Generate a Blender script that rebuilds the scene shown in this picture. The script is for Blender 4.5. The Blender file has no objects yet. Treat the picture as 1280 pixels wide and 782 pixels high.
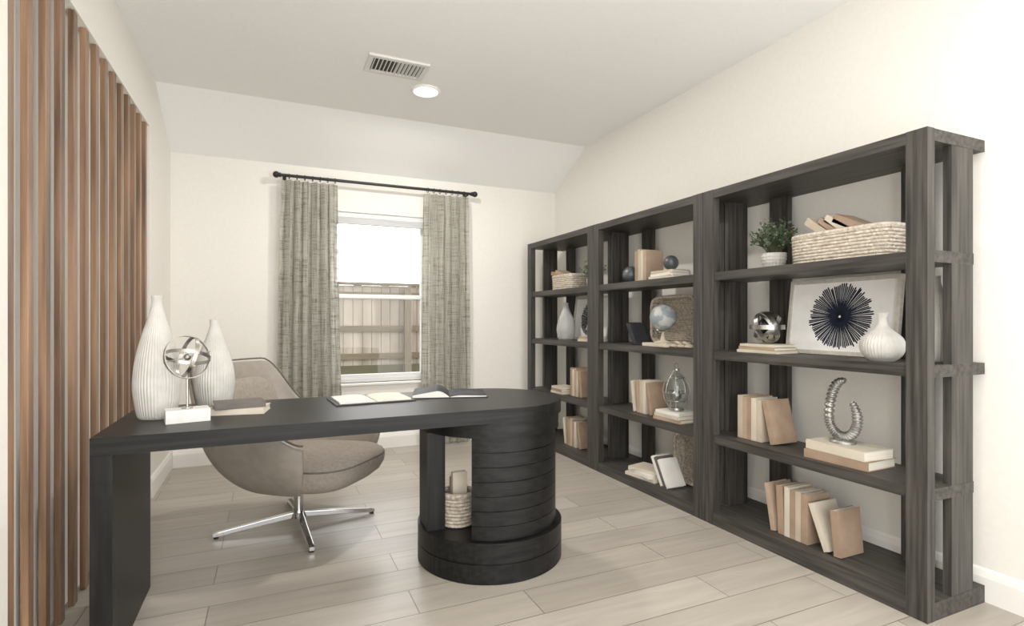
import bpy, math, random
from mathutils import Matrix, Vector, Euler
random.seed(7)
S=bpy.context.scene
pi=math.pi
# ------------------------------------------------------------------ materials
def newmat(name):
    m=bpy.data.materials.new(name); m.use_nodes=True
    nt=m.node_tree; b=nt.nodes['Principled BSDF']
    return m,nt,b
def N(nt,t,**k):
    n=nt.nodes.new(t)
    for a,v in k.items(): setattr(n,a,v)
    return n
def mapping(nt,scale,coord='Object',rot=(0,0,0)):
    tc=N(nt,'ShaderNodeTexCoord'); mp=N(nt,'ShaderNodeMapping')
    mp.inputs['Scale'].default_value=scale; mp.inputs['Rotation'].default_value=rot
    nt.links.new(tc.outputs[coord],mp.inputs['Vector']); return mp
def noisy(name,c1,c2,scale=(8,8,8),rough=.6,metal=0,detail=4,bump=0,lo=.3,hi=.7,ns=1.0,spec=.5,bdist=.01):
    m,nt,b=newmat(name)
    mp=mapping(nt,scale)
    no=N(nt,'ShaderNodeTexNoise'); no.inputs['Scale'].default_value=ns; no.inputs['Detail'].default_value=detail
    cr=N(nt,'ShaderNodeValToRGB')
    cr.color_ramp.elements[0].position=lo; cr.color_ramp.elements[1].position=hi
    cr.color_ramp.elements[0].color=(*c1,1); cr.color_ramp.elements[1].color=(*c2,1)
    nt.links.new(mp.outputs[0],no.inputs['Vector']); nt.links.new(no.outputs['Fac'],cr.inputs[0])
    nt.links.new(cr.outputs[0],b.inputs['Base Color'])
    b.inputs['Roughness'].default_value=rough; b.inputs['Metallic'].default_value=metal
    b.inputs['Specular IOR Level'].default_value=spec
    if bump:
        bp=N(nt,'ShaderNodeBump'); bp.inputs['Strength'].default_value=bump; bp.inputs['Distance'].default_value=bdist
        nt.links.new(no.outputs['Fac'],bp.inputs['Height']); nt.links.new(bp.outputs[0],b.inputs['Normal'])
    return m
def emis(name,c,s):
    m,nt,b=newmat(name); b.inputs['Emission Color'].default_value=(*c,1); b.inputs['Emission Strength'].default_value=s
    b.inputs['Base Color'].default_value=(*c,1); return m

WALL=noisy('wall_paint',(.80,.775,.72),(.83,.805,.75),(40,40,40),.85,bump=.08,bdist=.002)
CEIL=noisy('ceiling_paint',(.88,.88,.865),(.91,.91,.895),(60,60,60),.9,bump=.1,bdist=.002)
TRIM=noisy('trim_paint',(.82,.80,.76),(.85,.83,.79),(5,5,5),.45)
DESK=noisy('black_stained_oak',(.003,.003,.003),(.015,.0145,.014),(3,60,60),.40,bump=.12,bdist=.002,detail=8,spec=.2,lo=.35,hi=.8)
DESKV=noisy('black_stained_oak_vertical',(.003,.003,.003),(.014,.0135,.013),(60,60,3),.40,bump=.12,bdist=.002,detail=8,spec=.2,lo=.35,hi=.8)
SHV=noisy('charcoal_oak_vertical',(.015,.0135,.012),(.070,.064,.057),(55,55,2.5),.5,bump=.25,bdist=.002,detail=7,spec=.3)
SHH=noisy('charcoal_oak_horizontal',(.015,.0135,.012),(.070,.064,.057),(55,2.5,55),.5,bump=.25,bdist=.002,detail=7,spec=.3)
SLAT=noisy('walnut_slat',(.075,.040,.022),(.33,.19,.108),(30,16,1.4),.4,detail=7,bump=.1,bdist=.002)
CREAM=noisy('book_cream',(.55,.49,.39),(.63,.57,.47),(9,9,9),.7)
TAN=noisy('book_tan',(.28,.19,.125),(.37,.26,.18),(12,12,12),.75)
KRAFT=noisy('book_kraft',(.37,.265,.185),(.45,.33,.24),(12,12,12),.75)
BEIGE=noisy('book_beige',(.45,.37,.28),(.53,.45,.35),(12,12,12),.75)
DARKB=noisy('book_dark',(.017,.019,.024),(.03,.03,.036),(12,12,12),.5,spec=.3)
TAUPE=noisy('book_taupe',(.085,.072,.066),(.12,.105,.095),(12,12,12),.6)
PAGE=noisy('book_pages',(.68,.63,.53),(.80,.76,.66),(2,2,220),.8)
WHITEB=noisy('book_white',(.72,.70,.65),(.78,.76,.71),(12,12,12),.6)
CER=noisy('ribbed_ceramic',(.49,.475,.44),(.61,.595,.56),(14,14,14),.6,bump=.1,bdist=.003)
CERG=noisy('grey_ceramic',(.32,.32,.32),(.57,.57,.56),(10,10,3),.5)
MARBLE=noisy('white_stone',(.66,.65,.62),(.76,.75,.73),(20,20,20),.5)
SILVER=noisy('brushed_silver',(.34,.33,.31),(.52,.51,.48),(30,30,30),.28,metal=1)
PEWTER=noisy('aged_pewter',(.26,.255,.24),(.50,.49,.46),(30,30,30),.38,metal=.85)
CHROME=noisy('chrome',(.55,.55,.55),(.62,.62,.62),(4,4,4),.16,metal=1)
BLACKM=noisy('black_iron',(.010,.010,.010),(.020,.020,.020),(20,20,20),.45,metal=.3)
LEATH=noisy('taupe_leather',(.27,.237,.20),(.33,.293,.25),(18,18,18),.5,bump=.1,bdist=.002)
CUSH=noisy('taupe_upholstery',(.24,.207,.172),(.32,.28,.238),(60,60,60),.85,bump=.2,bdist=.002)
PIPING=noisy('seam_piping',(.10,.088,.075),(.13,.115,.10),(20,20,20),.7)
WICK=noisy('whitewashed_wicker',(.39,.32,.25),(.73,.67,.57),(60,60,60),.8,bump=.3,bdist=.003)
WICKD=noisy('grey_wicker',(.27,.225,.18),(.62,.55,.455),(60,60,60),.8,bump=.3,bdist=.003)
LEAF=noisy('leaf_green',(.03,.055,.03),(.13,.17,.095),(30,30,30),.5)
STEM=noisy('stem_brown',(.05,.05,.02),(.08,.08,.04),(30,30,30),.7)
SOIL=noisy('potting_soil',(.02,.015,.01),(.05,.04,.03),(80,80,80),.95)
NAVY=noisy('navy_ink',(.008,.011,.022),(.014,.019,.036),(30,30,30),.8,spec=.2)
MATB=noisy('art_paper',(.80,.79,.77),(.84,.83,.81),(20,20,20),.8)
FRAME=noisy('champagne_frame',(.50,.47,.42),(.62,.59,.53),(6,50,50),.4,metal=.2)
SLATEB=noisy('slate_stone',(.04,.048,.053),(.095,.112,.12),(14,14,14),.35)
GLOBEM=noisy('globe_print',(.22,.265,.29),(.43,.44,.41),(14,14,14),.4,lo=.50,hi=.56,detail=5)
VINYL=noisy('window_vinyl',(.80,.80,.80),(.84,.84,.84),(4,4,4),.4)
BLIND=noisy('blind_slats',(.62,.64,.66),(.80,.81,.82),(2,2,180),.5)
FENCE=noisy('fence_cedar',(.165,.14,.112),(.29,.25,.205),(9,9,1.2),.8,detail=6,spec=.2)
FENCER=noisy('fence_rail',(.085,.068,.044),(.13,.105,.072),(1.5,9,9),.8,detail=6,spec=.2)
FENCED=noisy('rot_board',(.055,.05,.028),(.08,.075,.045),(1.5,9,9),.8,detail=6,spec=.2)
GRASS=noisy('lawn',(.04,.06,.02),(.09,.12,.05),(6,6,6),.95,detail=8)
VENTM=noisy('vent_enamel',(.70,.69,.66),(.74,.73,.70),(4,4,4),.5)
VENTD=noisy('vent_duct',(.05,.05,.05),(.08,.08,.08),(4,4,4),.9)
GLOW=emis('downlight_or_fill_lens',(1,.95,.87),7)  # lens of the real downlight and of the added fill fixtures
PRINT=noisy('magazine_print',(.010,.012,.02),(.04,.04,.048),(14,14,14),.55,lo=.45,hi=.6,spec=.2)

GLASS,nt,b=newmat('window_glass')
tr=N(nt,'ShaderNodeBsdfTransparent'); gl=N(nt,'ShaderNodeBsdfGlossy'); gl.inputs['Roughness'].default_value=.02
mx=N(nt,'ShaderNodeMixShader'); mx.inputs[0].default_value=.012
nt.links.new(tr.outputs[0],mx.inputs[1]); nt.links.new(gl.outputs[0],mx.inputs[2])
nt.links.new(mx.outputs[0],nt.nodes['Material Output'].inputs['Surface'])
JAR,nt,b=newmat('jar_glass')
tr=N(nt,'ShaderNodeBsdfTransparent'); tr.inputs[0].default_value=(.9,.93,.93,1); gl=N(nt,'ShaderNodeBsdfGlossy'); gl.inputs['Roughness'].default_value=.05
mx=N(nt,'ShaderNodeMixShader'); mx.inputs[0].default_value=.10
nt.links.new(tr.outputs[0],mx.inputs[1]); nt.links.new(gl.outputs[0],mx.inputs[2])
nt.links.new(mx.outputs[0],nt.nodes['Material Output'].inputs['Surface'])

# floor planks
FLOOR,nt,b=newmat('greige_plank_tile')
mp=mapping(nt,(1,1,1))
br=N(nt,'ShaderNodeTexBrick'); br.offset=.37; br.offset_frequency=2
br.inputs['Scale'].default_value=1; br.inputs['Brick Width'].default_value=1.22; br.inputs['Row Height'].default_value=.2
br.inputs['Mortar Size'].default_value=.0026; br.inputs['Mortar Smooth'].default_value=.3
br.inputs['Color1'].default_value=(.355,.322,.277,1); br.inputs['Color2'].default_value=(.455,.418,.365,1); br.inputs['Mortar'].default_value=(.19,.17,.14,1)
nt.links.new(mp.outputs[0],br.inputs['Vector'])
mp2=mapping(nt,(2.2,22,1)); no=N(nt,'ShaderNodeTexNoise'); no.inputs['Scale'].default_value=1; no.inputs['Detail'].default_value=7; no.inputs['Distortion'].default_value=.6
nt.links.new(mp2.outputs[0],no.inputs['Vector'])
cr=N(nt,'ShaderNodeValToRGB'); cr.color_ramp.elements[0].position=.3; cr.color_ramp.elements[1].position=.7
cr.color_ramp.elements[0].color=(.86,.85,.835,1); cr.color_ramp.elements[1].color=(1.05,1.045,1.04,1)
nt.links.new(no.outputs['Fac'],cr.inputs[0])
mm=N(nt,'ShaderNodeMix',data_type='RGBA',blend_type='MULTIPLY'); mm.inputs[0].default_value=1
nt.links.new(br.outputs['Color'],mm.inputs[6]); nt.links.new(cr.outputs[0],mm.inputs[7])
nt.links.new(mm.outputs[2],b.inputs['Base Color']); b.inputs['Roughness'].default_value=.32
bp=N(nt,'ShaderNodeBump'); bp.invert=True; bp.inputs['Strength'].default_value=.5; bp.inputs['Distance'].default_value=.003
nt.links.new(br.outputs['Fac'],bp.inputs['Height']); nt.links.new(bp.outputs[0],b.inputs['Normal'])

# linen curtain
LINEN,nt,b=newmat('linen_weave')
m1=mapping(nt,(170,170,5)); n1=N(nt,'ShaderNodeTexNoise'); n1.inputs['Scale'].default_value=1; n1.inputs['Detail'].default_value=3
m2=mapping(nt,(7,7,120)); n2=N(nt,'ShaderNodeTexNoise'); n2.inputs['Scale'].default_value=1; n2.inputs['Detail'].default_value=3
nt.links.new(m1.outputs[0],n1.inputs['Vector']); nt.links.new(m2.outputs[0],n2.inputs['Vector'])
ad=N(nt,'ShaderNodeMath',operation='ADD'); nt.links.new(n1.outputs['Fac'],ad.inputs[0]); nt.links.new(n2.outputs['Fac'],ad.inputs[1])
hf=N(nt,'ShaderNodeMath',operation='MULTIPLY'); hf.inputs[1].default_value=.5; nt.links.new(ad.outputs[0],hf.inputs[0])
cr=N(nt,'ShaderNodeValToRGB'); cr.color_ramp.elements[0].position=.40; cr.color_ramp.elements[1].position=.60
cr.color_ramp.elements[0].color=(.235,.225,.18,1); cr.color_ramp.elements[1].color=(.72,.705,.63,1)
nt.links.new(hf.outputs[0],cr.inputs[0])
df=N(nt,'ShaderNodeBsdfDiffuse'); tl=N(nt,'ShaderNodeBsdfTranslucent'); tp=N(nt,'ShaderNodeBsdfTransparent')
nt.links.new(cr.outputs[0],df.inputs[0]); nt.links.new(cr.outputs[0],tl.inputs[0])
x1=N(nt,'ShaderNodeMixShader'); x1.inputs[0].default_value=.35
nt.links.new(df.outputs[0],x1.inputs[1]); nt.links.new(tl.outputs[0],x1.inputs[2])
x2=N(nt,'ShaderNodeMixShader')
tr_=N(nt,'ShaderNodeMapRange'); tr_.inputs[1].default_value=.45; tr_.inputs[2].default_value=.60; tr_.inputs[3].default_value=.04; tr_.inputs[4].default_value=.42
nt.links.new(hf.outputs[0],tr_.inputs[0]); nt.links.new(tr_.outputs[0],x2.inputs[0])
nt.links.new(x1.outputs[0],x2.inputs[1]); nt.links.new(tp.outputs[0],x2.inputs[2])
nt.links.new(x2.outputs[0],nt.nodes['Material Output'].inputs['Surface'])

# ------------------------------------------------------------------ mesh builder
class B:
    def __init__(s,name):
        s.n=name; s.v=[]; s.f=[]; s.m=[]; s.sm=[]; s.mats=[]; s.M=Matrix.Identity(4)
    def add(s,vs,fs,mat,smooth=False):
        if mat not in s.mats: s.mats.append(mat)
        k=s.mats.index(mat); o=len(s.v)
        s.v+=[s.M@Vector(p) for p in vs]
        for f in fs: s.f.append([i+o for i in f]); s.m.append(k); s.sm.append(smooth)
        return s
    def box(s,x0,x1,y0,y1,z0,z1,mat):
        vs=[(x,y,z) for x in(x0,x1) for y in(y0,y1) for z in(z0,z1)]
        return s.add(vs,[(0,1,3,2),(4,6,7,5),(0,4,5,1),(2,3,7,6),(0,2,6,4),(1,5,7,3)],mat)
    def prism(s,pts,axis,a,b,mat):
        n=len(pts)
        def P(p,c):
            return (c,p[0],p[1]) if axis=='x' else ((p[0],c,p[1]) if axis=='y' else (p[0],p[1],c))
        vs=[P(p,a) for p in pts]+[P(p,b) for p in pts]
        fs=[tuple(range(n)),tuple(range(2*n-1,n-1,-1))]+[(i,(i+1)%n,(i+1)%n+n,i+n) for i in range(n)]
        return s.add(vs,fs,mat)
    def loft(s,rings,mat,smooth=True,cap=True,closed=True):
        n=len(rings[0]); vs=[p for r in rings for p in r]; fs=[]
        for j in range(len(rings)-1):
            for i in range(n if closed else n-1):
                k=(i+1)%n; fs.append((j*n+i,j*n+k,(j+1)*n+k,(j+1)*n+i))
        s.add(vs,fs,mat,smooth)
        if cap and closed:
            s.add(rings[0],[tuple(range(n))[::-1]],mat); s.add(rings[-1],[tuple(range(n))],mat)
        return s
    def lathe(s,c,prof,mat,n=40,rib=0,cnt=0,smooth=True,cap=True,phase=0):
        rings=[]
        for r,z in prof:
            rg=[]
            for i in range(n):
                a=2*pi*i/n; rr=r*(1+rib*(abs(math.sin(cnt*a/2+phase*z))-.5)) if rib else r
                rg.append((c[0]+rr*math.cos(a),c[1]+rr*math.sin(a),c[2]+z))
            rings.append(rg)
        return s.loft(rings,mat,smooth,cap)
    def cyl(s,c,r,h,mat,n=32,r2=None):
        r2=r if r2 is None else r2
        return s.lathe(c,[(r,0),(r2,h)],mat,n)
    def sphere(s,c,r,mat,sc=(1,1,1),n=28,m=16):
        rings=[]
        for j in range(m+1):
            t=-pi/2+pi*j/m; t=max(min(t,pi/2-.02),-pi/2+.02)
            rings.append([(c[0]+sc[0]*r*math.cos(t)*math.cos(2*pi*i/n),c[1]+sc[1]*r*math.cos(t)*math.sin(2*pi*i/n),c[2]+sc[2]*r*math.sin(t)) for i in range(n)])
        return s.loft(rings,mat)
    def tube(s,pts,r,mat,n=8,closed=False,flat=1.0):
        P=[Vector(p) for p in pts]; L=len(P); rings=[]
        up=None
        for i in range(L):
            if closed: t=(P[(i+1)%L]-P[i-1]).normalized()
            else: t=(P[min(i+1,L-1)]-P[max(i-1,0)]).normalized()
            if up is None:
                up=Vector((0,0,1)) if abs(t.z)<.9 else Vector((1,0,0))
            up=(up-t*up.dot(t)).normalized(); sd=t.cross(up)
            rr=r[i] if isinstance(r,(list,tuple)) else r
            rings.append([tuple(P[i]+up*rr*flat*math.cos(2*pi*k/n)+sd*rr*math.sin(2*pi*k/n)) for k in range(n)])
        if closed: rings.append(rings[0])
        return s.loft(rings,mat,True,not closed)
    def ring(s,c,R,r,mat,rot=(0,0,0),n=48,flat=1.0,k=8):
        E=Euler(rot).to_matrix()
        pts=[Vector(c)+E@Vector((R*math.cos(2*pi*i/n),R*math.sin(2*pi*i/n),0)) for i in range(n)]
        if flat!=1.0:
            ax=E@Vector((0,0,1)); rings=[]
            for i in range(n+1):
                a=2*pi*(i%n)/n; rad=E@Vector((math.cos(a),math.sin(a),0)); p=Vector(c)+rad*R
                rings.append([tuple(p+rad*r*u+ax*r*flat*w) for u,w in((-.5,-1),(.5,-1),(.5,1),(-.5,1))])
            return s.loft(rings,mat,False,False)
        return s.tube(pts,r,mat,k,True)
    def done(s,bevel=0,parent=None,subsurf=0):
        xs=[p.x for p in s.v]; ys=[p.y for p in s.v]; zs=[p.z for p in s.v]
        o=Vector(((min(xs)+max(xs))/2,(min(ys)+max(ys))/2,min(zs)))
        me=bpy.data.meshes.new(s.n); me.from_pydata([tuple(p-o) for p in s.v],[],s.f)
        for m in s.mats: me.materials.append(m)
        me.polygons.foreach_set('material_index',s.m); me.polygons.foreach_set('use_smooth',s.sm)
        import bmesh
        bm=bmesh.new(); bm.from_mesh(me); bmesh.ops.recalc_face_normals(bm,faces=bm.faces); bm.to_mesh(me); bm.free()
        me.update()
        ob=bpy.data.objects.new(s.n,me); S.collection.objects.link(ob); ob.location=o
        if bevel:
            md=ob.modifiers.new('bevel','BEVEL'); md.width=bevel; md.segments=2; md.limit_method='ANGLE'; md.angle_limit=math.radians(50)
        if parent: ob.parent=parent
        return ob

# ------------------------------------------------------------------ room
XL,XR,YB,YF=-.725,2.70,4.96,-.9
ZC,ZB,YS=2.79,2.48,4.36
B('floor').box(XL-.14,XR+.14,YF,YB+.14,-.1,0,FLOOR).done()
w=B('wall_back'); wx0,wx1,wz0,wz1=.47,1.36,.60,2.12
w.box(XL-.14,wx0,YB,YB+.14,0,ZB+.4,WALL); w.box(wx1,XR+.14,YB,YB+.14,0,ZB+.4,WALL)
w.box(wx0,wx1,YB,YB+.14,0,wz0,WALL); w.box(wx0,wx1,YB,YB+.14,wz1,ZB+.4,WALL); w.done()
B('wall_right').box(XR,XR+.14,YF,YB,0,ZC+.1,WALL).done()
w=B('wall_left'); oy0,oy1,oz=2.10,4.17,2.42
w.box(XL-.14,XL,YF,oy0,0,ZC+.1,WALL); w.box(XL-.14,XL,oy1,YB,0,ZC+.1,WALL)
w.box(XL-.14,XL,oy0,oy1,oz,ZC+.1,WALL); w.box(XL-.14,XL-.045,oy0,oy1,0,oz,WALL); w.done()
B('ceiling').prism([(YF,ZC),(YS,ZC),(YB,ZB),(YB,ZC+.2),(YF,ZC+.2)],'x',XL,XR,CEIL).done()
# slat screen
w=B('wood_slat_screen'); y=oy0+.02
while y+.045<oy1:
    w.box(XL-.028,XL-.006,y,y+.044,.001,oz-.001,SLAT); y+=.1505
w.done(bevel=.002)
def base(name,pts,axis,a,b):
    B(name).prism(pts,axis,a,b,TRIM).done()
base('baseboard_back',[(YB,0),(YB-.016,0),(YB-.016,.10),(YB-.008,.125),(YB,.135)],'x',XL+.017,XR-.017)
w=B('baseboard_left'); P=[(XL,0),(XL+.016,0),(XL+.016,.10),(XL+.008,.125),(XL,.135)]
w.prism(P,'y',YF,oy0,TRIM); w.prism(P,'y',oy1,YB,TRIM); w.done()
base('baseboard_right',[(XR,0),(XR-.016,0),(XR-.016,.10),(XR-.008,.125),(XR,.135)],'y',YF,YB)

# window
w=B('window_1'); yo=YB+.07
def fr(x0,x1,z0,z1,t,y0,y1):
    w.box(x0,x0+t,y0,y1,z0,z1,VINYL); w.box(x1-t,x1,y0,y1,z0,z1,VINYL)
    w.box(x0+t,x1-t,y0,y1,z0,z0+t,VINYL); w.box(x0+t,x1-t,y0,y1,z1-t,z1,VINYL)
fr(wx0,wx1,wz0,wz1,.035,yo,yo+.06)
zm=1.375
fr(wx0+.035,wx1-.035,wz0+.035,zm+.02,.035,yo+.005,yo+.03)
fr(wx0+.035,wx1-.035,zm-.02,wz1-.035,.03,yo+.031,yo+.055)
w.box(wx0+.07,wx1-.07,yo+.015,yo+.02,wz0+.07,zm-.015,GLASS)
w.box(wx0+.065,wx1-.065,yo+.04,yo+.045,zm+.01,wz1-.065,GLASS)
w.done(bevel=.002)
w=B('window_blind')
w.box(wx0+.01,wx1-.01,YB+.015,YB+.06,wz1-.045,wz1-.001,BLIND)
for i in range(9): w.box(wx0+.012,wx1-.012,YB+.015,YB+.06,wz1-.052-i*.006,wz1-.048-i*.006,BLIND)
w.done()
B('trim_1').box(wx0-.03,wx1+.03,YB-.03,YB+.069,wz0-.022,wz0,TRIM).done(bevel=.004)

# exterior
B('lawn_ground').box(-14,16,YB+.3,20,-.3,-.15,GRASS).done()
w=B('cedar_fence'); fy=8.6; x=-4
while x<8:
    w.box(x,x+.136,fy,fy+.02,.05,1.70+random.uniform(-.004,.004),FENCE); x+=.143
for z in(1.55,1.03,.60): w.box(-4,8,fy-.04,fy,z-.045,z+.045,FENCER)
w.box(-4,8,fy-.045,fy-.0,.22,.46,FENCED)
w.box(-4,8,fy+.021,fy+.03,.05,1.69,FENCED)
for x in(-2.6,-.2,1.92,4.4): w.box(x,x+.1,fy-.14,fy-.045,-.15,1.66,FENCER)
w.box(-4,8,fy-.06,fy+.06,1.705,1.745,FENCER)
w.done()

# vent, the real downlight and unseen fill downlights
w=B('ceiling_vent'); vx,vy=.735,3.475; z0=ZC-.014
w.box(vx-.19,vx+.19,vy-.12,vy-.09,z0,ZC,VENTM); w.box(vx-.19,vx+.19,vy+.09,vy+.12,z0,ZC,VENTM)
w.box(vx-.19,vx-.16,vy-.09,vy+.09,z0,ZC,VENTM); w.box(vx+.16,vx+.19,vy-.09,vy+.09,z0,ZC,VENTM)
w.box(vx-.16,vx+.16,vy-.09,vy+.09,ZC-.002,ZC,VENTD); w.box(vx-.004,vx+.004,vy-.09,vy+.09,z0,ZC-.002,VENTM)
for i in range(13):
    x=vx-.148+i*.0247; d=.004 if x<vx else -.004
    w.prism([(x-.002-d,z0),(x+.002-d,z0),(x+.002+d,ZC-.002),(x-.002+d,ZC-.002)],'y',vy-.09,vy+.09,VENTM)
w.done()
for (lx,ly) in((1.0,3.75),(1.0,.9),(2.0,.2),(.1,.2)):  # far one is real; nearer ones are unseen, added to brighten the room
    w=B('downlight_or_fill_fixture'); w.ring((lx,ly,ZC-.006),.093,.011,TRIM,k=10); w.lathe((lx,ly,ZC-.006),[(.085,0),(.085,.005)],GLOW); w.done()
    ld=bpy.data.lights.new('downlight_or_fill_lamp','AREA'); ld.shape='DISK'; ld.size=.16; ld.energy=30 if ly>2 else 12; ld.color=(1,.94,.86)
    lo=bpy.data.objects.new('downlight_or_fill_lamp',ld); S.collection.objects.link(lo); lo.location=(lx,ly,ZC-.02)

# curtain rod and curtains
yr=YB-.10; zr=2.362
w=B('curtain_rod')
w.tube([(.07,yr,zr),(1.74,yr,zr)],.013,BLACKM,16)
for x,d in((.07,-1),(1.74,1)):
    w.tube([(x,yr,zr),(x+d*.012,yr,zr)],.02,BLACKM,16); w.sphere((x+d*.035,yr,zr),.027,BLACKM,n=20,m=12)
for x in(.10,1.70):
    w.box(x-.008,x+.008,yr,YB-.004,zr-.022,zr-.012,BLACKM); w.box(x-.014,x+.014,YB-.008,YB-.001,zr-.05,zr+.03,BLACKM)
for x0,x1 in((.135,.50),(1.315,1.665)):
    for i in range(7):
        x=x0+(x1-x0)*i/6; w.ring((x,yr,zr-.006),.021,.003,BLACKM,(0,pi/2,0.15),n=20,k=6)
w.done()
def curtain(xa,xb,fa,fb,seed):
    rnd=random.Random(seed); NX,NZ=190,26; rings=[]
    ph=[rnd.uniform(0,6) for _ in range(4)]
    for j in range(NZ+1):
        q=j/NZ; z=.012+(2.325-.012)*q; r=[]
        for i in range(NX+1):
            u=i/NX
            x=(xa*q+fa*(1-q))+((xb-xa)*q+(fb-fa)*(1-q))*u
            amp=.026+.012*(1-q)
            yv=yr+amp*math.sin(2*pi*6.5*u+.5*math.sin(3*q+ph[0]))+.008*math.sin(2*pi*15*u+ph[1]+q)*(1-q*.3)
            x+=.012*math.sin(2*pi*13*u+ph[2])+.006*math.sin(q*4+ph[3])*(1-q)
            r.append((x,yv,z))
        rings.append(r)
    c=B('curtain'); c.loft(rings,LINEN,True,False,False); return c.done()
curtain(.085,.525,.035,.565,1); curtain(1.275,1.71,1.235,1.725,2)

# ------------------------------------------------------------------ desk
DZ=.773; TH=.06; cx,cy,R=1.004,2.528,.355
w=B('writing_desk')
pts=[(-.544,cy-R),(cx,cy-R)]+[(cx+R*math.cos(a),cy+R*math.sin(a)) for a in[(-pi/2+pi*i/48) for i in range(1,48)]]+[(cx,cy+R),(-.544,cy+R)]
w.prism(pts,'z',DZ-TH,DZ,DESK)
w.box(-.544,-.482,cy-R,2.79,.0,DZ-TH-.0005,DESKV)
w.box(-.482,.62,cy-.02,cy+.02,DZ-TH-.05,DZ-TH-.0005,DESK)
def sector(a0,a1,r,z,n=60):
    return [(cx+r*math.cos(a0+(a1-a0)*i/n),cy+r*math.sin(a0+(a1-a0)*i/n),z) for i in range(n+1)]
w.lathe((cx,cy,0),[(R-.012,DZ-TH-.075),(R-.012,DZ-TH-.0005)],DESK,72)
a0,a1=math.radians(-126),math.radians(78)
lev=[]; zt=DZ-TH-.076; zb=.181; nb=7; rr=.329
for i in range(nb):
    za=zb+(zt-zb)*i/nb; zc=zb+(zt-zb)*(i+1)/nb
    lev+=[(rr-.0045,za+.0006),(rr,za+.0018),(rr,zc-.0018),(rr-.0045,zc-.0006)]
w.loft([sector(a0,a1,r,z) for r,z in lev],DESK,False)
w.lathe((cx,cy,0),[(R,0),(R+.003,.002),(R+.003,.0875),(R-.001,.089),(R-.001,.091),(R+.003,.0925),(R+.003,.178),(R+.001,.18)],DESK,80,smooth=False)
w.box(cx-.345,cx-.258,cy-.08,cy+.06,.18,zt,DESKV)
o=w.done()

# ------------------------------------------------------------------ vases
def vase(name,c,h,prof,mat,rib=.05,cnt=44,n=176):
    pr=[(r,z*h) for r,z in prof]
    out=[]
    for i in range(len(pr)-1):
        p0=pr[max(i-1,0)];p1=pr[i];p2=pr[i+1];p3=pr[min(i+2,len(pr)-1)]
        for k in range(6):
            t=k/6
            f=lambda a,b,c_,d:.5*((2*b)+(-a+c_)*t+(2*a-5*b+4*c_-d)*t*t+(-a+3*b-3*c_+d)*t**3)
            out.append((f(p0[0],p1[0],p2[0],p3[0]),f(p0[1],p1[1],p2[1],p3[1])))
    out.append(pr[-1]); rt=pr[-1][0]
    out+=[(rt-.004,h),(rt-.005,h*.93)]
    b=B(name); b.lathe(c,out,mat,n,rib,cnt); return b.done()
TALL=lambda r:[(r*.72,0),(r*.84,.04),(r*.98,.2),(r,.32),(r*.88,.5),(r*.62,.68),(r*.36,.83),(r*.24,.93),(r*.25,1)]
vase('ribbed_vase',(-.415,2.53,DZ+.0005),.485,TALL(.080),CER)
vase('ribbed_vase',(-.235,2.775,DZ+.0005),.39,TALL(.080),CER)

# orb sculpture on block
w=B('orb_sculpture'); ox,oy=-.296,2.405; z=DZ+.0005
w.M=Matrix.Translation((ox,oy,z))@Matrix.Rotation(math.radians(12),4,'Z')
w.box(-.073,.073,-.045,.045,0,.048,MARBLE); w.M=Matrix.Identity(4)
w.cyl((ox,oy,z+.048),.02,.006,SILVER); w.tube([(ox,oy,z+.05),(ox,oy,z+.165)],.0045,SILVER,10)
oc=(ox,oy,z+.245)
for r_,ro in((.082,(1.35,.1,.55)),(.080,(1.25,0,-1.15)),(.078,(-.25,.30,.6))):
    w.ring(oc,r_,.003,SILVER,ro,n=56,flat=2.2)
w.sphere(oc,.013,SILVER,n=16,m=10); w.tube([(oc[0]-.079,oc[1],oc[2]-.02),(oc[0]+.079,oc[1],oc[2]+.02)],.0025,SILVER)
w.done()

# ------------------------------------------------------------------ books
def book(b,M,t,h,d,cov,page=PAGE):
    old=b.M; b.M=M; c=.0025
    b.box(0,d,0,c,0,h,cov); b.box(0,d,t-c,t,0,h,cov); b.box(0,c,c,t-c,0,h,cov)
    b.box(c,d-.004,c,t-c,.003,h-.003,page); b.M=old
T=Matrix.Translation
FLAT=Matrix(((1,0,0,0),(0,0,-1,0),(0,1,0,0),(0,0,0,1)))
def stack(name,cxx,cyy,z,lst):
    b=B(name); z+=.0005
    for (t,h,d,mat,rot) in lst:
        book(b,T((cxx,cyy,z))@Matrix.Rotation(math.radians(rot),4,'Z')@T((-d/2,h/2,0))@FLAT,t,h,d,mat); z+=t+.0004
    b.done(bevel=.0008); return z
def row(name,x,y,z,lst):
    b=B(name); z+=.0005
    for (t,h,d,mat,ln) in lst:
        a=math.radians(ln)
        if ln:
            piv=y-h*math.sin(a)-.001
            M=T((x,piv,z))@Matrix.Rotation(-a,4,'X')@T((0,-t,0)); y=piv-t*math.cos(a)-.001
            book(b,M,t,h,d,mat)
        else:
            book(b,T((x,y-t,z)),t,h,d,mat); y-=t+.0012
    b.done(bevel=.0008); return y
def leanrow(name,x,y,z,lst,a):
    b=B(name); z+=.0005; a=math.radians(a)
    for (t,h,d,mat) in lst:
        book(b,T((x,y,z))@Matrix.Rotation(-a,4,'X')@T((0,-t,0)),t,h,d,mat); y-=t/math.cos(a)+.001
    b.done(bevel=.0008)
stack('stacked_books',-.125,2.545,DZ,[(.024,.22,.15,CREAM,80),(.022,.19,.14,TAUPE,98)])
w=B('open_notebook'); w.M=T((.44,2.68,DZ+.0005))@Matrix.Rotation(math.radians(4),4,'Z')
w.box(-.185,.185,-.14,.13,0,.005,DARKB)
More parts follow.
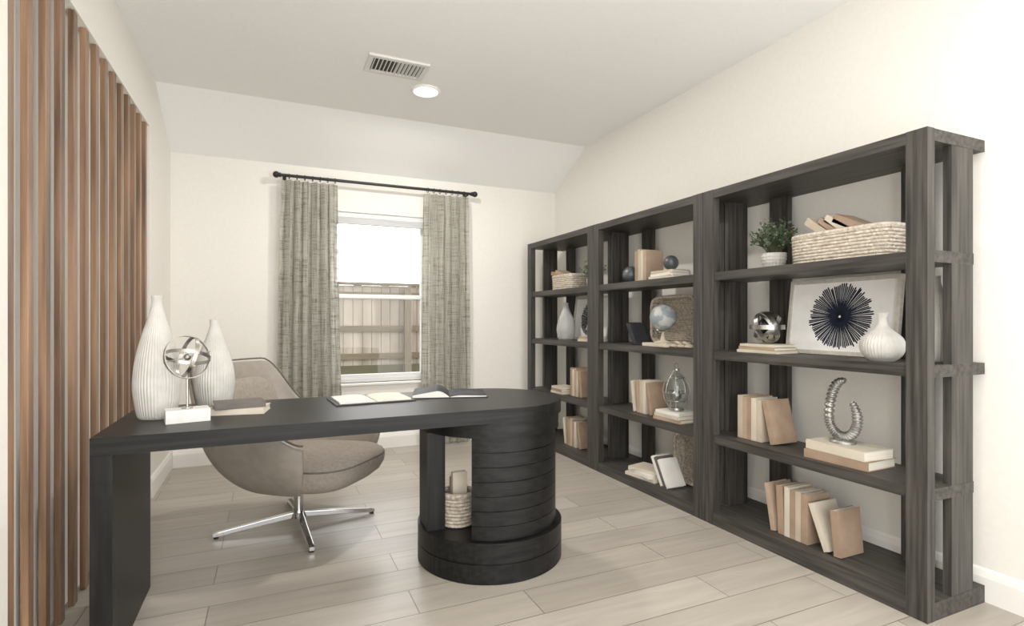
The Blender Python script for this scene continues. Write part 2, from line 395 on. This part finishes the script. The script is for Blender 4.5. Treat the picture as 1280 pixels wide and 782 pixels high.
for sx in(-1,1):
    rg=[]
    for i in range(11):
        u=i/10; x=sx*(.003+.163*u); zz=.008+.010*math.sin(min(1,u*2.2)*pi/2)*(1-.5*u)
        rg.append([(x,-.118,.0052),(x,.112,.0052),(x,.112,zz),(x,-.118,zz)])
    w.loft(rg,WHITEB if sx<0 else PAGE,False)
w.done()
w=B('open_magazine'); w.M=T((.845,2.70,DZ+.0005))@Matrix.Rotation(math.radians(-16),4,'Z')
w.box(-.19,.19,-.135,.135,0,.004,DARKB)
for sx in(-1,1):
    rg=[]
    for i in range(13):
        u=i/12; x=sx*(.003+.18*u); zz=.006+(.040 if sx<0 else .009)*math.sin(min(1,u*2.6)*pi/2)*(1-.75*u)
        rg.append([(x,-.13,.0042),(x,.13,.0042),(x,.13,zz),(x,-.13,zz)])
    w.loft(rg,WHITEB,False)
    rg2=[[(q[0][0],-.131,q[3][2]+.0006),(q[0][0],.131,q[3][2]+.0006),(q[0][0],.131,q[3][2]+.0016),(q[0][0],-.131,q[3][2]+.0016)] for q in rg]
    w.loft(rg2,PRINT,False)
w.done()

# ------------------------------------------------------------------ swivel chair
chx,chy=.14,3.29
ch=bpy.data.objects.new('swivel_armchair',None); S.collection.objects.link(ch); ch.location=(chx,chy,0)
CM=Matrix.Rotation(math.radians(-40),4,'Z')
def se(a,A,Bq,n=3.2):
    c,s_=math.cos(a),math.sin(a)
    return A*math.copysign(abs(c)**(2/n),c),Bq*math.copysign(abs(s_)**(2/n),s_)
def sm(x): x=max(0,min(1,x)); return x*x*(3-2*x)
rings=[]; NS=72; NV=18; SP=math.radians(130)
def shellpt(s_,v):
    a=pi+s_*SP; k=abs(s_)
    hz=.905-.275*sm((k-.20)/.30)-.10*sm((k-.70)/.30)
    z=.245+(hz-.245)*(v**1.25)
    p=.46+.54*math.sin(min(1,v*1.15)*pi/2)**.9
    x,y=se(a,.395*p,.415*p)
    x-=.20*max(0,z-.42)*sm(1-k*1.2)*1.3
    y*=1+.10*max(0,z-.35)
    return (x,y,z)
for j in range(NV+1):
    v=j/NV; rings.append([shellpt(-1+2*i/NS,v) for i in range(NS+1)])
sh=B('shell'); sh.M=CM; sh.loft(rings,LEATH,True,False,False)
o=sh.done()
md=o.modifiers.new('sol','SOLIDIFY'); md.thickness=.036; md.offset=0
md=o.modifiers.new('bev','BEVEL'); md.width=.012; md.segments=3; md.limit_method='ANGLE'; md.angle_limit=math.radians(50)
parts=[o]
w=B('rim_piping'); w.M=CM
w.tube([shellpt(-1+2*i/NS,1) for i in range(NS+1)],.005,PIPING,8)
for q in w.v: q.z+=.014
parts.append(w.done())
w=B('bottom_pan'); w.M=CM; rg=[]
for p,z in((.28,.225),(.40,.228),(.47,.240),(.52,.268)):
    rg.append([(*se(2*pi*i/64,.385*p,.40*p),z) for i in range(64)])
w.loft(rg,LEATH); parts.append(w.done())
w=B('seat_cushion'); w.M=CM; rg=[]
CA,CB=.365,.325
for p,z in((.62,.255),(.82,.270),(.93,.30),(.99,.34),(1,.375),(.97,.405),(.88,.425),(.6,.435),(.2,.438)):
    r_=[]
    for i in range(80):
        x,y=se(2*pi*i/80,CA*p,CB*p,3.6); r_.append((x+.085,y,z+.01*x/.3))
    rg.append(r_)
w.loft(rg,CUSH)
w.tube([(se(2*pi*i/80,CA*.985,CB*.985,3.6)[0]+.085,se(2*pi*i/80,CA*.985,CB*.985,3.6)[1],.397) for i in range(80)],.005,PIPING,6,True)
parts.append(w.done())
w=B('back_cushion'); w.M=CM@T((-.305,0,.44))@Matrix.Rotation(math.radians(-15),4,'Y'); rg=[]
for p,x in((.75,-.03),(.95,-.015),(1,.0),(1,.03),(.93,.05),(.7,.06),(.2,.064)):
    rg.append([(x,se(2*pi*i/60,.23*p,.1)[0],.195+se(2*pi*i/60,.1,.195*p)[1]) for i in range(60)])
w.loft(rg,CUSH); parts.append(w.done())
w=B('star_base')
w.cyl((0,0,.055),.026,.18,CHROME); w.cyl((0,0,.05),.045,.03,CHROME,r2=.035); w.cyl((0,0,.213),.10,.012,CHROME)
for d in(3,95,184,276):
    a=math.radians(d); c,s_=math.cos(a),math.sin(a); rg=[]
    for (r_,hw,zt_,zb_) in((.01,.020,.082,.050),(.2,.016,.060,.032),(.40,.013,.034,.010),(.425,.012,.028,.010)):
        rg.append([(r_*c-hw*s_,r_*s_+hw*c,zb_),(r_*c+hw*s_,r_*s_-hw*c,zb_),(r_*c+hw*s_,r_*s_-hw*c,zt_),(r_*c-hw*s_,r_*s_+hw*c,zt_)])
    w.loft(rg,CHROME,False); w.cyl((.41*c,.41*s_,0.0005),.013,.011,BLACKM,16)
parts.append(w.done(bevel=.003))
for p in parts: p.parent=ch

# ------------------------------------------------------------------ bookshelves
FX=2.287; UW=1.175
def unit(y0):
    y1=y0+UW-.003; b=B('bookshelf'); e=.0015
    b.box(FX,2.68,y0+e,y1-e,1.852,1.899,SHH)
    b.box(FX,2.68,y0+e,y1-e,0,.07,SHH)
    b.box(FX+.004,2.68,y0+e,y1-e,.938,.985,SHH)
    for z in(1.385,.462): b.box(FX+.004,2.60,y0+e,y1-e,z,z+.046,SHH)
    for ya,yb in((y0,y0+.078),(y1-.078,y1)):
        b.box(FX-.0015,FX+.045,ya,yb,.0005,1.90,SHV)
    for ya,yb in((y0+.003,y0+.034),(y1-.034,y1-.003)):
        for za,zb_ in((.07,.462),(.508,.938),(.985,1.385),(1.431,1.852)): b.box(2.45,2.598,ya,yb,za,zb_,SHV)
    for ya in(y0+.17,y1-.29): b.box(2.62,2.655,ya,ya+.12,.07,1.852,SHV)
    b.done()
YA=1.237; YBn=YA+UW; YCn=YA+2*UW
for y in(YA,YBn,YCn): unit(y)
Z1,Z2,Z3,Z0=1.431,.985,.508,.07

def rrect(hx,hy,n,N_):
    return [se(2*pi*i/N_,hx,hy,n) for i in range(N_)]
def basket(name,c,hx,hy,h,mat,nexp=6,rows=9,flare=.04,N_=120,st=30,M=None,weave=False):
    b=B(name); b.M=T(c) if M is None else M; rr=h/rows/2
    for j in range(rows):
        z=rr*(1+2*j); s_=1+flare*z/h; pts=[]
        base_=rrect(hx*s_,hy*s_,nexp,N_)
        for i,(x,y) in enumerate(base_):
            k=1+.018*math.sin(st*2*pi*i/N_+(pi if j%2 else 0)); pts.append((x*k,y*k,z+.0006))
        b.tube(pts,rr*1.05,mat,6,True)
    b.loft([[(x*.96,y*.96,.002) for x,y in rrect(hx,hy,nexp,48)],[(x*.96,y*.96,.006) for x,y in rrect(hx,hy,nexp,48)]],mat,False)
    b.tube([(x*(1+flare),y*(1+flare),h+.001) for x,y in rrect(hx,hy,nexp,N_)],rr*1.35,mat,8,True)
    if weave:
        m_=int(hx*1.86/.013)
        for j in range(m_):
            x=-hx*.93+.0065+j*.013; e=(1-min(1,abs(x/hx))**nexp)**(1/nexp)*hy*.95
            b.tube([(x,-e+2*e*i/44,.008+.0035*math.sin(i*pi/2+(pi if j%2 else 0)+.8)) for i in range(45)],.0058,mat,6)
    return b
def plant(name,c,pr,ph,fr_,fh,n,patt=True):
    b=B(name); pf=[]
    for i in range(25):
        t=i/24; r=pr*(.72+.28*math.sin(min(1,t*1.25)*pi/2)); pf.append((r*(1+(.02*math.cos(t*2*pi*5) if .05<t<.92 else 0)),ph*t))
    pf+=[(pr*.9,ph),(pr*.88,ph*.85)]
    b.lathe(c,pf,CER,96,.06,24,phase=0)
    b.lathe(c,[(pr*.86,ph*.8),(pr*.86,ph*.86)],SOIL,24)
    rnd=random.Random(n)
    top=Vector(c)+Vector((0,0,ph*.85))
    for i in range(n):
        az=rnd.uniform(0,2*pi); el=rnd.uniform(.15,1.45); L=rnd.uniform(.6,1)
        tip=top+Vector((fr_*L*math.cos(el)*math.cos(az),fr_*L*math.cos(el)*math.sin(az),fh*L*(.35+.65*math.sin(el))))
        mid=(top+tip)/2+Vector((0,0,.012))
        b.tube([top+Vector((math.cos(az),math.sin(az),0))*pr*.3,mid,tip],.0011,STEM,4)
        for k in range(9):
            p=mid.lerp(tip,k/8)+Vector((rnd.uniform(-1,1),rnd.uniform(-1,1),rnd.uniform(-.6,1)))*.010
            d=Vector((rnd.uniform(-1,1),rnd.uniform(-1,1),rnd.uniform(-.2,1))).normalized()
            sd=d.cross(Vector((rnd.uniform(-1,1),rnd.uniform(-1,1),rnd.uniform(-1,1)))).normalized()
            l=rnd.uniform(.014,.024); wd=l*.32
            q=[p,p+d*l*.5+sd*wd,p+d*l,p+d*l*.5-sd*wd]
            b.add([tuple(t) for t in q],[(0,1,2,3)],LEAF,True)
    return b.done()
def art(name,x,y0,y1,z,h,lean,seed):
    b=B(name); wd=y1-y0
    b.M=T((x,(y0+y1)/2,z+.003))@Matrix.Rotation(math.radians(lean),4,'Y')
    t=.02
    b.box(0,.022,-wd/2,wd/2,0,t,FRAME); b.box(0,.022,-wd/2,wd/2,h-t,h,FRAME)
    b.box(0,.022,-wd/2,-wd/2+t,t,h-t,FRAME); b.box(0,.022,wd/2-t,wd/2,t,h-t,FRAME)
    b.box(.010,.02,-wd/2+t,wd/2-t,t,h-t,MATB)
    rnd=random.Random(seed); cz=h/2; Rm=h*.43; nr=96
    for i in range(nr):
        a=2*pi*i/nr+rnd.uniform(-.01,.01); L=Rm*rnd.uniform(.90,1.02); hw=.024
        p=[]
        for rad,ww in((.006,.0014),(L*.6,L*.6*hw*1.1),(L*.96,L*hw),(L,.0025)):
            for sg in(-1,1):
                p.append((.0092,rad*math.cos(a)-sg*ww*math.sin(a),cz+rad*math.sin(a)+sg*ww*math.cos(a)))
        b.add(p,[(0,1,3,2),(2,3,5,4),(4,5,7,6)],NAVY)
    return b.done()

# ---- Near unit (A)
plant('potted_plant',(2.46,2.075,Z1+.0005),.062,.085,.14,.20,110)
bk=basket('book_basket',(2.46,1.665,Z1+.0005),.10,.225,.135,WICK,rows=9,N_=160,st=40)
for (yy,a,t,h,m) in((1.73,-52,.035,.20,BEIGE),(1.67,-50,.028,.19,TAN),(1.615,-56,.034,.21,CREAM),(1.555,-62,.04,.22,TAN)):
    book(bk,T((2.40,yy,Z1+.11))@Matrix.Rotation(math.radians(a),4,'X')@T((0,-t,-.02)) ,t,h-.03,.13,m)
bk.done()
stack('stacked_books',2.44,2.10,Z2,[(.016,.25,.17,CREAM,3),(.016,.24,.16,KRAFT,-2),(.014,.22,.16,CREAM,2)])
w=B('metal_knot_sphere'); c=(2.44,2.10,Z2+.049+.089)
for i,ro in enumerate([(0,0,0),(1.2,.3,0),(.7,1.1,.4),(1.6,-.5,1.0),(-.7,.6,1.7),(.4,-1.0,2.2)]):
    w.ring(c,.086-.001*i,.004,SILVER,ro,n=56,flat=2.9)
w.sphere(c,.05,BLACKM,n=20,m=12); w.done()
art('framed_starburst_art',2.540,1.50,2.07,Z2,.385,7,3)
vase('bulb_vase',(2.40,1.475,Z2+.0005),.205,[(.045,0),(.072,.12),(.083,.3),(.074,.48),(.045,.62),(.022,.74),(.017,.88),(.024,1)],CER,.03,40,160)
vase('ribbed_vase',(2.545,1.345,Z2+.0005),.36,TALL(.068),CER,.05,40,160)
row('row_of_books',2.38,2.245,Z3,[(.034,.235,.16,BEIGE,0),(.03,.23,.15,KRAFT,0),(.026,.235,.16,TAN,0),(.034,.23,.16,CREAM,0),(.03,.225,.15,BEIGE,0),(.036,.23,.16,TAN,14)])
stack('stacked_books',2.43,1.645,Z3,[(.04,.30,.2,TAN,2),(.042,.29,.19,CREAM,-3)])
w=B('coiled_horseshoe_sculpture'); zz=Z3+.0835; yc=1.67
w.lathe((2.43,yc,zz),[(.055,0),(.055,.012),(.03,.02)],PEWTER,32)
pts=[];rad=[]
for i in range(301):
    u=i/300
    a=math.radians(82)+u*math.radians(330)
    ex=.068
    yy=math.cos(a)*ex; z_=math.sin(a)*(.175 if (math.sin(a)>0 and a<pi) else (.10 if a>2*pi else .085))
    pts.append((2.43,yc-yy,zz+.112+z_)); rad.append((.020+.0035*math.sin(u*2*pi*38))*(1-.35*max(0,(u-.88)/.12))*(1-.40*max(0,(.12-u)/.12)) )
w.tube(pts,rad,PEWTER,14); w.done()
row('row_of_books',2.37,2.06,Z0,[(.03,.24,.16,KRAFT,10),(.036,.245,.16,TAN,3),(.03,.25,.16,CREAM,0),(.03,.24,.16,TAN,0),(.03,.245,.16,BEIGE,0),(.036,.24,.16,TAN,0),(.03,.22,.16,CREAM,22),(.036,.21,.16,TAN,5)])

# ---- Middle unit (B)
w=B('slate_ball'); w.sphere((2.42,3.28,Z1+.064),.063,SLATEB); w.done()
row('row_of_books',2.38,3.18,Z1,[(.034,.22,.16,TAN,0),(.03,.23,.15,BEIGE,0),(.026,.22,.16,CREAM,0),(.034,.215,.15,KRAFT,0)])
zt=stack('stacked_books',2.40,2.83,Z1,[(.018,.22,.17,CREAM,4),(.018,.21,.16,WHITEB,-4),(.018,.2,.15,BEIGE,3)])
w=B('slate_ball'); w.sphere((2.40,2.82,zt+.05),.049,SLATEB); w.done()
w=B('slate_ball'); w.sphere((2.52,2.55,Z1+.056),.055,SLATEB); w.done()
Mt=T((2.600,2.94,Z2+.176))@Matrix.Rotation(math.radians(-90),4,'Y')
bk=basket('woven_tray',(0,0,0),.155,.215,.085,WICKD,rows=6,N_=140,st=36,M=Mt,weave=True)
bk.done()
w=B('tabletop_globe')
zt=stack('stacked_books',2.41,2.90,Z2,[(.022,.26,.17,CREAM,-3)])
w.lathe((2.41,2.91,zt),[(.06,0),(.06,.008),(.02,.018),(.010,.05),(.010,.075)],BEIGE,32)
gc=(2.41,2.91,zt+.17)
w.sphere(gc,.088,GLOBEM,n=40,m=24)
pts=[(gc[0],gc[1]+.101*math.cos(a),gc[2]+.101*math.sin(a)) for a in[math.radians(-120+i*5) for i in range(37)]]
w.tube(pts,.004,SILVER,8); w.done()
leanrow('leaning_books',2.345,3.16,Z2,[(.02,.17,.12,DARKB),(.022,.165,.12,DARKB)],28)
w=B('carved_wood_chain')
for i in range(5): w.ring((2.36+.01*(i%2),2.735-.035*i,Z2+.012+.012*(i%2)),.024,.010,BEIGE,(.25*(i%2)+.0,.4*(i%2),0),n=24)
w.done()
row('row_of_books',2.37,3.22,Z3,[(.03,.22,.16,CREAM,9),(.03,.225,.16,KRAFT,2),(.036,.23,.16,BEIGE,0),(.03,.23,.15,CREAM,0),(.034,.22,.16,TAN,11)])
zt=stack('stacked_books',2.41,2.78,Z3,[(.022,.25,.17,KRAFT,3),(.022,.24,.17,CREAM,-2),(.018,.22,.16,WHITEB,2)])
w=B('wire_cage_lantern'); c=(2.41,2.78,zt)
w.lathe(c,[(.045,0),(.05,.008),(.045,.02)],SILVER,32)
PR=[(.045,.02),(.075,.07),(.085,.12),(.078,.17),(.055,.215),(.028,.245),(.02,.265)]
for i in range(8):
    a=2*pi*i/8; w.tube([(c[0]+r*math.cos(a),c[1]+r*math.sin(a),c[2]+z) for r,z in PR],.0028,SILVER,6)
for k in(1,2,4): w.ring((c[0],c[1],c[2]+PR[k][1]),PR[k][0],.0028,SILVER,n=36,k=6)
w.lathe(c,[(r*.93,z) for r,z in PR],JAR,32,cap=False)
w.cyl((c[0],c[1],c[2]+.262),.022,.012,SILVER); w.ring((c[0],c[1],c[2]+.29),.018,.003,SILVER,(0,pi/2,0),n=24,k=6)
w.sphere((c[0],c[1],c[2]+.1),.035,SILVER,n=20,m=12); w.done()
stack('stacked_books',2.41,3.05,Z0,[(.022,.28,.2,CREAM,8),(.022,.26,.19,WHITEB,-6),(.02,.24,.17,CREAM,14)])
Mt=T((2.600,2.72,Z0+.176))@Matrix.Rotation(math.radians(-90),4,'Y')
bk=basket('woven_tray',(0,0,0),.155,.19,.085,WICKD,rows=6,N_=140,st=36,M=Mt,weave=True); bk.done()
leanrow('leaning_books',2.33,2.84,Z0,[(.026,.2,.14,WHITEB),(.026,.2,.14,TAUPE),(.026,.19,.14,WHITEB)],30)

# ---- Far unit (C)
bk=basket('book_basket',(2.44,4.20,Z1+.0005),.095,.17,.12,WICK,rows=7,N_=120,st=30)
for (yy,a,t,m) in((4.30,-75,.03,TAN),(4.22,-72,.03,KRAFT)):
    book(bk,T((2.38,yy,Z1+.11))@Matrix.Rotation(math.radians(a),4,'X')@T((0,-t,0)),t,.16,.12,m)
bk.done()
plant('potted_plant',(2.47,3.87,Z1+.0005),.055,.075,.12,.19,70)
vase('ribbed_vase',(2.42,4.24,Z2+.0005),.33,TALL(.082),CERG,.05,36,144)
art('framed_starburst_art',2.540,3.78,4.35,Z2,.385,7,5)
zt=stack('stacked_books',2.42,3.79,Z2,[(.02,.22,.16,CREAM,3),(.02,.2,.15,KRAFT,-3)])
w=B('metal_knot_sphere'); c=(2.42,3.79,zt+.062)
for i,ro in enumerate([(0,0,0),(1.2,.3,0),(.7,1.1,.4),(1.6,-.5,1.0)]): w.ring(c,.06-.001*i,.004,SILVER,ro,n=40,flat=2)
w.done()
stack('stacked_books',2.40,4.24,Z3,[(.02,.2,.16,CREAM,3),(.02,.2,.16,TAN,-2),(.02,.19,.15,CREAM,2)])
row('row_of_books',2.37,4.08,Z3,[(.034,.24,.16,TAN,0),(.03,.23,.16,CREAM,0),(.034,.24,.16,KRAFT,0),(.03,.22,.16,BEIGE,0),(.034,.22,.15,TAN,8)])
row('row_of_books',2.37,4.22,Z0,[(.03,.23,.16,CREAM,10),(.034,.24,.16,TAN,0),(.03,.23,.16,KRAFT,0),(.034,.24,.16,BEIGE,0),(.03,.22,.16,TAN,0),(.034,.22,.16,CREAM,0),(.034,.22,.15,TAN,12)])

# basket in desk
bk=basket('book_basket',(.822,2.49,.1808),.068,.068,.15,WICKD,nexp=2,rows=9,flare=.1,N_=90,st=22)
book(bk,T((.79,2.465,.1808+.012)),.03,.24,.07,CREAM); book(bk,T((.79,2.50,.1808+.012)),.022,.21,.07,KRAFT)
bk.done()

# ------------------------------------------------------------------ light / world / camera
W=bpy.data.worlds.new('World'); S.world=W; W.use_nodes=True
bg=W.node_tree.nodes['Background']; bg.inputs[0].default_value=(1,.99,.975,1); bg.inputs[1].default_value=4.4
cam=bpy.data.cameras.new('camera'); co=bpy.data.objects.new('camera',cam); S.collection.objects.link(co); S.camera=co
co.location=(0,0,1.16); co.rotation_euler=(pi/2,0,math.radians(-24)); cam.lens=675/1280*36; cam.sensor_width=36
cam.shift_y=9/1280; cam.clip_start=.02
S.view_settings.view_transform='Standard'; S.view_settings.look='None'; S.view_settings.exposure=0; S.view_settings.gamma=1.10
